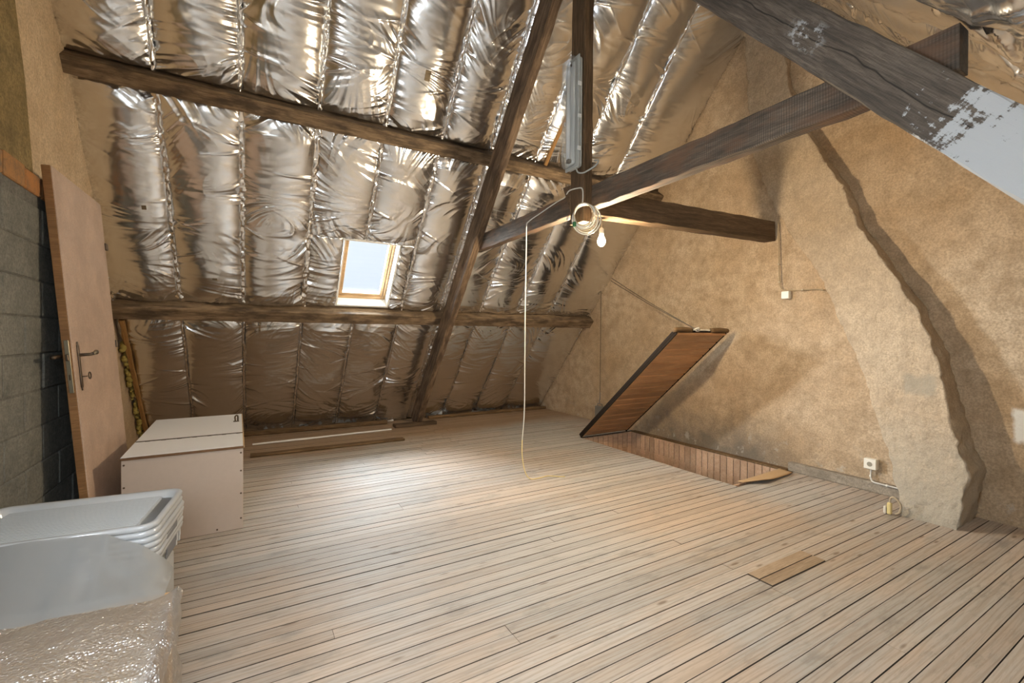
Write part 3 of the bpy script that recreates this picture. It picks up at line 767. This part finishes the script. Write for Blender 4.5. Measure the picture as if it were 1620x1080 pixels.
# hatch leaf: hinge along y = wy1, opened upwards; local x across, y along the leaf from the hinge, z up-normal
ang = math.atan2(1.28, 1.42); Lh = 1.91
e1 = Vector((1, 0, 0)); e2 = Vector((0, -math.cos(ang), math.sin(ang))); e3 = e1.cross(e2)   # e3 points down-forward (underside)
MH = Matrix(((e1.x, e2.x, e3.x, 3.50), (e1.y, e2.y, e3.y, 4.325), (e1.z, e2.z, e3.z, .012), (0, 0, 0, 1)))
ht = empty('stair_hatch', 'open stair hatch clad underneath with varnished orange boards, leaning at the gable', 'hatch', MH)
Wh = .765
MB().box((0, 0, -.045), (Wh, Lh, -.012), .003).build('hatch_panel', M_['darkwood'], ht)
nb = 17; wdt = (Lh-.06)/nb
for k in range(nb):
    a = .03+k*wdt; MB().box((.03, a+.002, -.016), (Wh-.012, a+wdt-.002, .003), .0095).build('cladding_board', M_['clad'], ht)
MB().box((0, 0, -.012), (.014, Lh, .010), .003).build('dark_edge', M_['darkwood'], ht)
MB().box((.014, .01, -.012), (.03, Lh-.01, .008), .003).build('edge_strip', M_['pine'], ht)
MB().box((.03, Lh-.03, -.012), (Wh-.01, Lh-.004, .008), .003).build('edge_strip', M_['clad'], ht)
MB().box((Wh-.012, 0, -.045), (Wh, Lh, .006), .003).build('dark_edge', M_['darkwood'], ht)
for a, b in ((-.03, .22), (.52, Wh+.02)):
    m = MB(); n = 10
    m.tube([(a, Lh+.012, -.025), ((a+b)/2, Lh+.02, -.028), (b, Lh+.012, -.025)], .024, 10, 4)
    m.build('rolled_edge', M_['rough'], ht, smooth=True)
m = MB(); m.tube([(.24, Lh+.02, -.02), (.29, Lh+.05, -.02), (.33, Lh+.012, -.02), (.30, Lh+.0, -.03), (.36, Lh+.01, -.03), (.42, Lh+.012, -.03), (.46, Lh+.012, -.03), (.49, Lh+.02, -.02)], .009, 8, 5)
m.build('rope_knot', M_['whiterope'], ht, smooth=True)
# hatch cords
pA = MH @ Vector((.27, Lh+.03, -.02)); pB = Vector((4.35, 4.72, 2.06))
m = MB(); m.tube([pA, (pA+pB)/2-Vector((0, 0, .015)), pB], .004, 6, 6); m.build('hatch_cord', M_['rope'])
o = bpy.data.objects['hatch_cord']; tag(o, 'upper of the two thin cords from the hatch to the roof edge', 'cord', 'pair of cords holding the hatch')
m = MB(); m.tube([pA+Vector((.03, 0, -.01)), (pA+pB)/2-Vector((-.02, 0, .045)), pB+Vector((.01, .03, -.03))], .004, 6, 6); o = m.build('hatch_cord', M_['rope'])
tag(o, 'lower of the two thin cords from the hatch to the roof edge', 'cord', 'pair of cords holding the hatch')
# counterweight
cw = empty('counterweight', 'small box-shaped counterweight hanging on a thin cord at the gable', 'weight', T((4.34, 4.93, 0)))
MB().box((-.035, -.075, .10), (.035, .075, .25), .008).build('weight_box', M_['steel'], cw)
m = MB(); m.tube([(0, -.05, .25), (0, -.05, .285), (0, .05, .285), (0, .05, .25)], .006, 6, 1); m.tube([(0, 0, .285), (0, .015, .32), (0, 0, .36), (0, 0, .45)], .007, 6, 4); m.build('hook', M_['steel'], cw, smooth=True)
m = MB(); m.tube([(0, 0, .43), (0, 0, 1.2), (0, 0, 2.0)], .0045, 6, 2); m.build('cord', M_['rope'], cw)
m = MB(); m.lathe([(.018, -.006), (.03, -.004), (.022, 0), (.03, .004), (.018, .006)], 14, T((0, 0, 2.02)) @ Matrix.Rotation(pi/2, 4, 'Y')); m.tube([(.0, 0, 2.02), (.03, .03, 2.10)], .006, 6, 1); m.build('pulley', M_['bmetal'], cw)
# tan hardboard flap at the end of the well
n = 16; t = np.linspace(0, 1, n)[:, None]; u = np.linspace(0, 1, 6)[None, :]
P00, P10, P01, P11 = [np.array(q) for q in ((3.60, 2.33, .006), (4.33, 2.38, .006), (3.80, 2.20, .012), (4.30, 2.25, .006))]
V = (P00*(1-t)[..., None]*(1-u)[..., None]+P10*t[..., None]*(1-u)[..., None]+P01*(1-t)[..., None]*u[..., None]+P11*t[..., None]*u[..., None])
V[..., 2] += .030*np.exp(-t*5)*np.abs(u-.2)+.006
cbd = grid_mesh('hardboard_flap', V, M_['card']); so = cbd.modifiers.new('thick', 'SOLIDIFY'); so.thickness = .006
tag(cbd, 'bent strip of tan hardboard lying at the near end of the stairwell', 'strip')

# ------------------------------------------------------------------ leaning door
A = Vector((-.733, 3.27, 0)); B = Vector((-.902, 3.262, 2.126))
zd = (B-A).normalized(); yd = Vector((0.015, 1, 0)); yd = (yd-zd*yd.dot(zd)).normalized(); xd = yd.cross(zd)   # xd = face normal (+X)
MD = Matrix(((xd.x, yd.x, zd.x, A.x), (xd.y, yd.y, zd.y, A.y), (xd.z, yd.z, zd.z, A.z), (0, 0, 0, 1)))
dr_ = empty('door_leaf', 'pale beech door leaf leaning against the grey wall left of the chest', 'door', MD)
Ld = (B-A).length; Wd = .845
MB().box((-.004, .002, .004), (0, Wd, Ld), .001).build('face_veneer', M_['door'], dr_)
MB().box((-.040, 0, .002), (-.004, Wd+.001, Ld+.001), .002).build('core', M_['door_edge'], dr_)
zh = 1.10; yh = .075
m = MB(); m.lathe([(.001, -.118), (.006, -.112), (.004, -.105), (.010, -.095), (.011, -.06), (.009, 0), (.011, .10), (.010, .13), (.004, .142), (.006, .15), (.001, .155)], 10, T((.004, yh, zh-.05)) @ Matrix.Scale(.55, 4, (1, 0, 0)))
hp = m.build('handle_plate', M_['dmetal'], dr_, smooth=True)
m = MB(); m.tube([(.004, yh, zh+.03), (.035, yh, zh+.03), (.05, yh+.012, zh+.03), (.052, yh+.05, zh+.032)], .0085, 10, 4); m.build('lever', M_['dmetal'], hp, smooth=True)
m = MB(); m.tube([(.052, yh+.045, zh+.032), (.055, yh+.09, zh+.034), (.05, yh+.115, zh+.04)], [.010]*5+[.012]*4+[.008]*6, 10, 4); m.build('lever_grip', M_['bmetal'], hp, smooth=True)
m = MB(); m.tube([(.006, yh, zh-.09), (.03, yh+.008, zh-.09)], .003, 8, 1)
m.tube([(.034+.0*math.cos(a_), yh+.028+.019*math.cos(a_), zh-.088+.019*math.sin(a_)) for a_ in [2*pi*k/18 for k in range(19)]], .003, 6, 1); m.build('key', M_['dmetal'], hp, smooth=True)
lk = MB().box((-.030, -.003, zh-.17), (-.010, .001, zh+.115), .0015).build('lock_plate', M_['bmetal'], dr_)
MB().box((-.027, -.018, zh+.005), (-.013, -.002, zh+.04), .003).build('latch', M_['dmetal'], lk)
MB().box((-.024, -.0045, zh-.10), (-.016, -.002, zh-.07), .001).build('bolt', M_['dmetal'], lk)
m = MB(); m.tube([(-.05, .05, zh+.03), (-.055, .0, zh+.03), (-.06, -.07, zh+.028)], .011, 8, 3); m.build('rear_lever', M_['dmetal'], dr_, smooth=True)
for z_ in (1.85, 1.18): MB().box((-.016, Wd-.012, z_-.028), (.012, Wd+.022, z_+.02), .004).build('hinge', M_['dmetal'], dr_)

# ------------------------------------------------------------------ chest
c0 = Vector((-.040, 3.352, 0)); aa = math.radians(1.2)
MC = T(c0) @ Matrix.Rotation(aa, 4, 'Z')
ch = empty('storage_chest', 'white lidded wooden chest on the floor in front of the foil', 'chest', MC)
Wc, Dc, Hc = .60, 1.33, .535
fp = MB().box((-Wc, 0, .002), (0, .018, Hc-.016), .0015).build('front_panel', M_['chest_front'], ch)
for px, pz in ((-Wc+.012, .49), (-Wc+.012, .36), (-Wc+.012, .2), (-.012, .49), (-.012, .375), (-.012, .23), (-.012, .07), (-.14, .022), (-.36, .022), (-.5, .022)):
    MB().lathe([(.0055, 0), (.0055, .0018), (.002, .0025)], 10, T((px, -.0005, pz)) @ Matrix.Rotation(pi/2, 4, 'X')).build('screw', M_['screw'], fp)
MB().box((-.018, .018, .002), (0, Dc, Hc-.016), .0015).build('side_panel', M_['chest_white'], ch)
MB().box((-Wc, .018, .002), (-Wc+.018, Dc, Hc-.016), .0015).build('side_panel', M_['chest_white'], ch)
MB().box((-Wc+.018, Dc-.018, .002), (-.018, Dc, Hc-.016), .0015).build('back_panel', M_['chest_white'], ch)
MB().box((-Wc+.018, .018, .01), (-.018, Dc-.018, .02)).build('bottom', M_['chest_edge'], ch)
ft = MB().box((-Wc-.004, -.004, Hc-.014), (.0, .43, Hc), .0015).build('fixed_top', M_['chest_white'], ch)
MB().box((-Wc-.004, -.0075, Hc-.017), (.004, -.0035, Hc-.0015), .001).build('edge_band', M_['chest_edge'], ft)
MB().box((-.0005, -.0035, Hc-.014), (.008, .43, Hc-.001), .001).build('edge_band', M_['card'], ft)
ld = MB().box((-Wc-.004, .436, Hc-.014), (.0, Dc+.006, Hc), .0015).build('lid', M_['chest_white'], ch)
MB().box((-.0005, .436, Hc-.014), (.008, Dc+.006, Hc-.001), .001).build('edge_band', M_['card'], ld)
m = MB(); m.tube([(-Wc+.0, .433, Hc+.002), (.0, .433, Hc+.002)], .0035, 8, 1)
hg = m.build('piano_hinge', M_['dmetal'], ch)
for k in range(7): MB().box((-Wc+.05+k*.085, .419, Hc), (-Wc+.075+k*.085, .447, Hc+.0015)).build('hinge_leaf', M_['dmetal'], hg)
m = MB(); m.box((-.06, .93, Hc), (-.02, .965, Hc+.004), .001); m.tube([(-.045, .95, Hc+.003), (-.047, .955, Hc+.04), (-.03, .955, Hc+.045), (-.028, .955, Hc+.005)], .006, 8, 3); m.build('hasp', M_['dmetal'], ld, smooth=False)

# ------------------------------------------------------------------ stack of plastic trays
def rrect(hw, hd, r, n=6):
    out = []
    for (cx, cy, a0) in ((hw-r, hd-r, 0), (-hw+r, hd-r, pi/2), (-hw+r, -hd+r, pi), (hw-r, -hd+r, 1.5*pi)):
        for k in range(n+1): a = a0+k*pi/2/n; out.append((cx+r*math.cos(a), cy+r*math.sin(a)))
    return out
def ring_loft(m, loops):
    n = len(loops[0][0]); v = []; f = []
    for lp_, z in loops: v += [(x, y, z) for x, y in lp_]
    for i in range(len(loops)-1):
        for k in range(n): f.append((i*n+k, i*n+(k+1) % n, (i+1)*n+(k+1) % n, (i+1)*n+k))
    f.append(tuple((len(loops)-1)*n+k for k in range(n)))
    m.add(v, f)
TW, TD, TH = .305, .218, .115
MT0 = T((-.585, 2.325, 0)) @ Matrix.Rotation(math.radians(-5.2), 4, 'Z')
proto = None
STEP = .0225
for k in range(7):
    top = .55-STEP*k-(0 if k == 0 else .003)
    if top < TH: break
    base = top-TH
    jit = (random.uniform(-.003, .003), random.uniform(-.003, .003))
    M = MT0 @ T((jit[0], jit[1], base)) @ Matrix.Rotation(math.radians(random.uniform(-.5, .5)), 4, 'Z')
    names = ['topmost milky plastic tray with ribbed floor, on the stack by the chest', 'second milky plastic tray from the top of the stack', 'third milky plastic tray from the top of the stack', 'fourth milky plastic tray from the top of the stack', 'fifth milky plastic tray from the top of the stack', 'sixth milky plastic tray from the top of the stack', 'lowest milky plastic tray of the stack, on the grey box', 'eighth milky plastic tray from the top of the stack', 'ninth milky tray from the top, low in the stack', 'tenth milky tray from the top, low in the stack', 'bottom milky tray in the stack']
    if proto is None:
        tr = empty('storage_tray', names[0], 'tray', M, 'stack of plastic trays')
        m = MB(); W0, D0 = TW, TD
        ring_loft(m, [(rrect(W0-.004, D0-.004, .05), TH-.020), (rrect(W0+.004, D0+.004, .053), TH-.019), (rrect(W0+.006, D0+.006, .055), TH-.006), (rrect(W0+.002, D0+.002, .052), TH), (rrect(W0-.012, D0-.012, .044), TH-.001), (rrect(W0-.018, D0-.018, .04), TH-.01),
                      (rrect(W0-.026, D0-.026, .034), TH-.034)])
        m.f.pop()
        m.build('rim', M_['tray'], tr, smooth=True)
        m = MB(); ring_loft(m, [(rrect(W0-.05, D0-.05, .03), .002), (rrect(W0-.022, D0-.022, .04), TH-.05), (rrect(W0-.010, D0-.010, .046), TH-.03)])
        m.build('body', M_['tray'], tr, smooth=True)
        m = MB(); ring_loft(m, [(rrect(W0-.024, D0-.024, .034), TH-.033), (rrect(W0-.026, D0-.026, .034), TH-.031)]); m.build('inner_floor', plain('grey_tray_floor', (.40, .42, .44), .35), tr)
        m = MB()
        for q in range(22):
            yy = -D0+.045+q*(2*D0-.09)/21; m.box((-W0+.05, yy-.0045, TH-.032), (W0-.07, yy+.0045, TH-.016), .002)
        rb_ = m.build('floor_ribs', M_['tray'], tr); rb_['kind'] = 'stuff'
        MB().box((W0-.003, -.075, TH-.066), (W0+.002, .075, TH-.038), .004).build('hand_slot', plain('dark_hand_slot', (.16, .16, .17), .6), tr)
        m = MB()
        for q in (-.17, -.12, .12, .17): m.box((W0-.02, q-.006, .03), (W0-.004, q+.006, TH-.03), .003)
        m.build('side_rib', M_['tray'], tr)['kind'] = 'stuff'
        proto = tr
    else:
        tr = proto.copy(); COL.objects.link(tr); tr.matrix_world = M; tr['label'] = names[k]
        for c in proto.children:
            if c.name.startswith(('floor_ribs', 'inner_floor')): continue
            d = c.copy(); COL.objects.link(d); d.parent = tr
bpr = MB().box((-.28, -.195, .003), (.275, .19, .292), .012).build('box', plain('grey_plastic_box', (.40, .41, .41), .4, var=.08), None, MT0); tag(bpr, 'closed grey plastic box under the stack of plastic trays', 'box')

# ------------------------------------------------------------------ bubble-wrapped carton
bw = empty('wrapped_carton', 'brown carton wrapped in clear bubble wrap in front of the tray stack', 'parcel', T((0, 0, 0)))
MB().prism([(1.45, .003), (1.93, .003), (1.93, .355), (1.62, .362), (1.45, .358)], -.93, -.235).build('carton', M_['carton'], bw)
def wrap():
    # sheet draped over the carton: profile across y (front, top, back tuck) and over the right side
    nx, nyy = 150, 150
    u = np.linspace(-1.0, -.185, nx)                    # x over the top
    # parametrise path: over right edge down to the floor
    pathx = []; L1 = .80; L2 = .40
    t = np.linspace(0, L1+L2, nx)[:, None]
    r = .03
    X = np.where(t < L1, -.945+t*.9125, -.215); Z = np.where(t < L1, 0.0, -(t-L1))
    s = np.linspace(0, 1, nyy)[None, :]
    Ls = .37+.60
    q = s*Ls                                            # along y: from floor at front up and over to the back
    Yq = np.where(q < .37, 1.425, 1.425+(q-.37)); Zq = np.where(q < .37, q, .37+(q-.37)*.01)
    Zt = np.broadcast_to(Zq, (nx, nyy)).copy(); Yt = np.broadcast_to(Yq, (nx, nyy)).copy(); Xt = np.broadcast_to(X, (nx, nyy)).copy()
    drop = np.broadcast_to(-Z, (nx, nyy))
    Zt = np.where(drop > 0, np.maximum(Zt*1.0-drop*(Zt/.44), .012), Zt)
    ov = np.clip((q-.80)/.17, 0, 1)                     # last bit climbs the trays' front
    Zt = Zt+np.where(drop <= 0, ov*.165*np.clip((.76-t)/.20, 0, 1)**.6, 0)
    Yt = Yt+ov*np.where(drop <= 0, .035+.085*np.clip(.72-t, 0, 1), 0)
    n = noise2(t/.10, q/.10, 71)-.5; n2 = noise2(t/.035, q/.035, 72)-.5; n3 = noise2(t/.30, q/.30, 73)-.5
    k = .020*n+.007*n2+.03*n3
    top = (drop <= 0) & (q >= .37)
    Zt = Zt+np.where(top, k+.012, 0); Xt = Xt+np.where(drop > 0, k+.012, 0); Yt = Yt-np.where((q < .37) & (drop <= 0), k+.012, 0)
    # rounded arris with a crumpled fold standing proud
    rdg = np.exp(-((t-L1)/.018)**2); Zt = Zt+rdg*(.012+.015*noise1(q/.06, 80)); Xt = Xt+rdg*.012*noise1(q/.05, 81)
    rdg2 = np.exp(-((q-.37)/.02)**2)*(t < L1+.05); Zt = Zt+rdg2*(.008+.012*noise1(t/.07, 82))
    # flare of the loose skirt
    Xt = Xt+np.where(drop > 0, .03*(drop/.42)**1.5*noise1(q/.16, 83), 0)
    return np.stack([Xt, np.broadcast_to(Yt, (nx, nyy)), Zt], -1)
WV = wrap()
cut = int(150*.80/.97)
ws = grid_mesh('bubble_wrap', WV[:, :cut+1].copy(), M_['wrap'], bw)
grid_mesh('film_flap', WV[:int(150*.775/1.2), cut:].copy(), M_['film'], bw)

# ------------------------------------------------------------------ lamps
bl = empty('pendant_bulb', 'lit bare bulb hanging on a short cord beside the cable coil', 'bulb', T((2.247, 2.553, 1.958)))
m = MB(); m.lathe([(.0008, -.042), (.012, -.040), (.022, -.031), (.0285, -.016), (.030, 0), (.027, .014), (.020, .028), (.015, .040), (.0135, .052)], 24); m.build('glass_bulb', M_['glow'], bl, smooth=True)
m = MB(); m.lathe([(.0165, .050), (.0185, .053), (.0185, .085), (.012, .092), (.006, .098)], 18); m.build('socket', M_['white_pl'], bl, smooth=True)
m = MB(); m.tube([(0, 0, .095), (.002, .001, .12), (-.001, .002, .15), (0, 0, .172)], .0035, 8, 5); m.build('cord', M_['beige_cable'], bl, smooth=True)
l = bpy.data.lights.new('bulb_light', 'POINT'); l.energy = BULB_W; l.color = (1, .82, .58); l.shadow_soft_size = .035
lo = bpy.data.objects.new('bulb_light', l); COL.objects.link(lo); lo.parent = bl; lo.location = (0, 0, -.075)

fx = empty('fluorescent_lamp', 'grey weatherproof fluorescent lamp fixed upright to the dark post', 'lamp', T((1.99, 2.525, 2.42)))
Lz = .76
def hbox(m, d0, d1, hw, z0, z1, c=.012): m.box((-d1, -hw, z0), (-d0, hw, z1), c)
m = MB(); hbox(m, 0, .040, .070, 0, Lz, .016); m.build('housing', M_['grey_pl'], fx)
m = MB(); hbox(m, .036, .048, .076, -.006, Lz+.006, .005); m.build('gasket_rim', M_['grey_pl'], fx)
m = MB(); hbox(m, .040, .060, .034, .03, Lz-.03, .006); rp_ = m.build('reflector_plate', M_['white_met'], fx)
m = MB(); m.tube([(-.078, 0, .06), (-.078, 0, Lz-.06)], .013, 12, 1); m.build('lamp_tube', M_['tube'], fx, smooth=True)
for z_ in (.035, Lz-.06): MB().box((-.088, -.016, z_), (-.058, .016, z_+.025), .004).build('tube_holder', M_['dmetal'], fx)
m = MB(); hbox(m, .046, .100, .069, .004, Lz-.004, .022); m.build('cover', M_['lampcover'], fx)
for z_ in (.12, .34, .56):
    for sgn in (-1, 1): MB().box((-.058, sgn*.078-.005, z_-.014), (-.028, sgn*.078+.005, z_+.014), .003).build('clip', M_['white_met'], fx)
m = MB(); m.tube([(-.03, -.03, 0), (-.03, -.05, -.035), (-.02, -.09, -.05), (-.01, -.13, -.045), (.02, -.17, -.02), (.05, -.17, .02), (.07, -.11, .045)], .0055, 8, 5); m.build('supply_cable', M_['grey_pl'], fx, smooth=True)

# coil of cable and the hanging lead
co = empty('cable_coil', 'coil of white cable hanging at the foot of the post', 'cable', T((1.955, 2.405, 2.07)))
fwd = Vector((.63, .777, 0)); sdv = Vector((.777, -.63, 0))
for k in range(6):
    rx_, rz_ = .062+.006*k+random.uniform(-.004, .004), .075+.005*k; cx = .004*k; cz = -.006*k; pts = []
    for q in range(25):
        a_ = 2*pi*q/24; pts.append(sdv*(cx+rx_*math.cos(a_))+Vector((0, 0, cz+rz_*math.sin(a_)))+fwd*(-.012+.006*math.sin(a_*2+k)+.005*k-.02))
    MB().tube(pts, .0042, 7, 1).build('loop', M_['white_cable' if k % 3 else 'beige_cable'], co, smooth=True)
MB().box((-.012, -.012, -.016), (.012, .012, .016), .003, T(sdv*-.058+Vector((0, 0, -.062))-fwd*.02)).build('green_binding', M_['green'], co)
m = MB(); m.lathe([(.012, -.004), (.014, 0), (.012, .006), (.004, .008)], 12, T(sdv*-.105+Vector((0, 0, -.01))+fwd*.03) @ Matrix.Rotation(-pi/2, 4, 'Y')); m.build('hook', M_['white_pl'], co)
hc = MB().tube([(1.965, 2.43, 2.15), (1.98, 2.443, 2.215), (1.98, 2.452, 2.268), (1.978, 2.50, 2.285), (1.978, 2.60, 2.292), (2.03, 2.72, 2.285), (2.058, 2.868, 2.290), (2.058, 3.10, 2.255), (2.058, 3.262, 2.228), (2.05, 3.285, 2.19), (2.048, 3.285, 2.0), (2.042, 3.285, 1.5), (2.045, 3.29, 1.0), (2.05, 3.30, .6), (2.03, 3.30, .35)], .0048, 8, 6).build('hanging_lead', M_['white_cable'], smooth=True)
tag(hc, 'long white lead hanging from the tie beam down to the floor', 'cable')
MB().tube([(2.03, 3.30, .352), (2.025, 3.29, .22), (2.05, 3.28, .08), (2.10, 3.27, .012), (2.20, 3.27, .006), (2.29, 3.28, .006), (2.36, 3.22, .006), (2.41, 3.19, .006)], .0045, 7, 6).build('lead_tail', M_['yellow'], hc, smooth=True)

# ------------------------------------------------------------------ electrics on the gable
jb = empty('junction_box', 'small cream junction box on the wall below the short beam', 'electrical box', T((XR-.01, 2.383, 1.655)))
m = MB(); m.box((-.035, -.036, -.036), (.01, .036, .036), .004); m.build('box', M_['white_pl'], jb)
MB().box((-.039, -.033, -.033), (-.034, .033, .033), .003).build('cover', M_['white_pl'], jb)
MB().tube([(-.02, .082, .70), (-.018, .075, .50), (-.018, .066, .2), (-.018, .055, .09), (-.018, .02, .05), (-.018, -.05, .042), (-.018, -.14, .036), (-.018, -.25, .034), (-.03, -.33, .02)], .006, 8, 5).build('cable', plain('tan_wall_cable', (.34, .25, .14), .6), jb, smooth=True)
for y_, z_ in ((.07, .3), (-.15, .037), (.06, .13)): MB().box((-.03, y_-.008, z_-.008), (-.005, y_+.008, z_+.008), .003).build('clip', M_['beige_cable'], jb)

so_ = empty('wall_socket', 'cream surface socket on the wall beside the chimney breast', 'socket', T((XR-.005, 1.685, .225)))
MB().box((-.05, -.043, -.043), (.005, .043, .043), .005).build('box', M_['white_pl'], so_)
m = MB(); m.lathe([(.026, 0), (.026, .002), (.021, .0025)], 18, T((-.05, 0, 0)) @ Matrix.Rotation(-pi/2, 4, 'Y')); m.build('socket_ring', M_['white_pl'], so_)
m = MB(); m.lathe([(.019, .0), (.019, .0032)], 18, T((-.05, 0, 0)) @ Matrix.Rotation(-pi/2, 4, 'Y')); m.build('socket_well', plain('shaded_socket_well', (.26, .23, .17), .7), so_)
MB().tube([(-.02, 0, -.043), (-.02, .004, -.10), (-.03, -.005, -.125), (-.062, -.03, -.134), (-.064, -.09, -.138), (-.064, -.20, -.140), (-.075, -.33, -.150)], .0062, 8, 5).build('cable', M_['white_cable'], so_, smooth=True)
for y_, z_ in ((.004, -.10), (-.12, -.138)): MB().box((-.07 if y_ < 0 else -.03, y_-.007, z_-.009), (-.055 if y_ < 0 else -.005, y_+.007, z_+.009), .003).build('clip', M_['white_pl'], so_)

cp = empty('extension_socket', 'yellowed looped plug and lead standing at the foot of the chimney breast', 'plug', T((3.92, 1.39, 0)))
MB().box((-.014, -.012, .004), (.014, .014, .088), .006).build('plug_body', M_['yellow'], cp)
MB().box((-.020, .016, .006), (.012, .032, .060), .006).build('plug_body', M_['white_pl'], cp)
MB().tube([(0, 0, .085), (0, -.004, .118), (0, -.02, .13), (.0, -.045, .115), (.01, -.06, .08), (.015, -.05, .03), (.01, -.03, .012)], .0065, 8, 5).build('lead', M_['beige_cable'], cp, smooth=True)
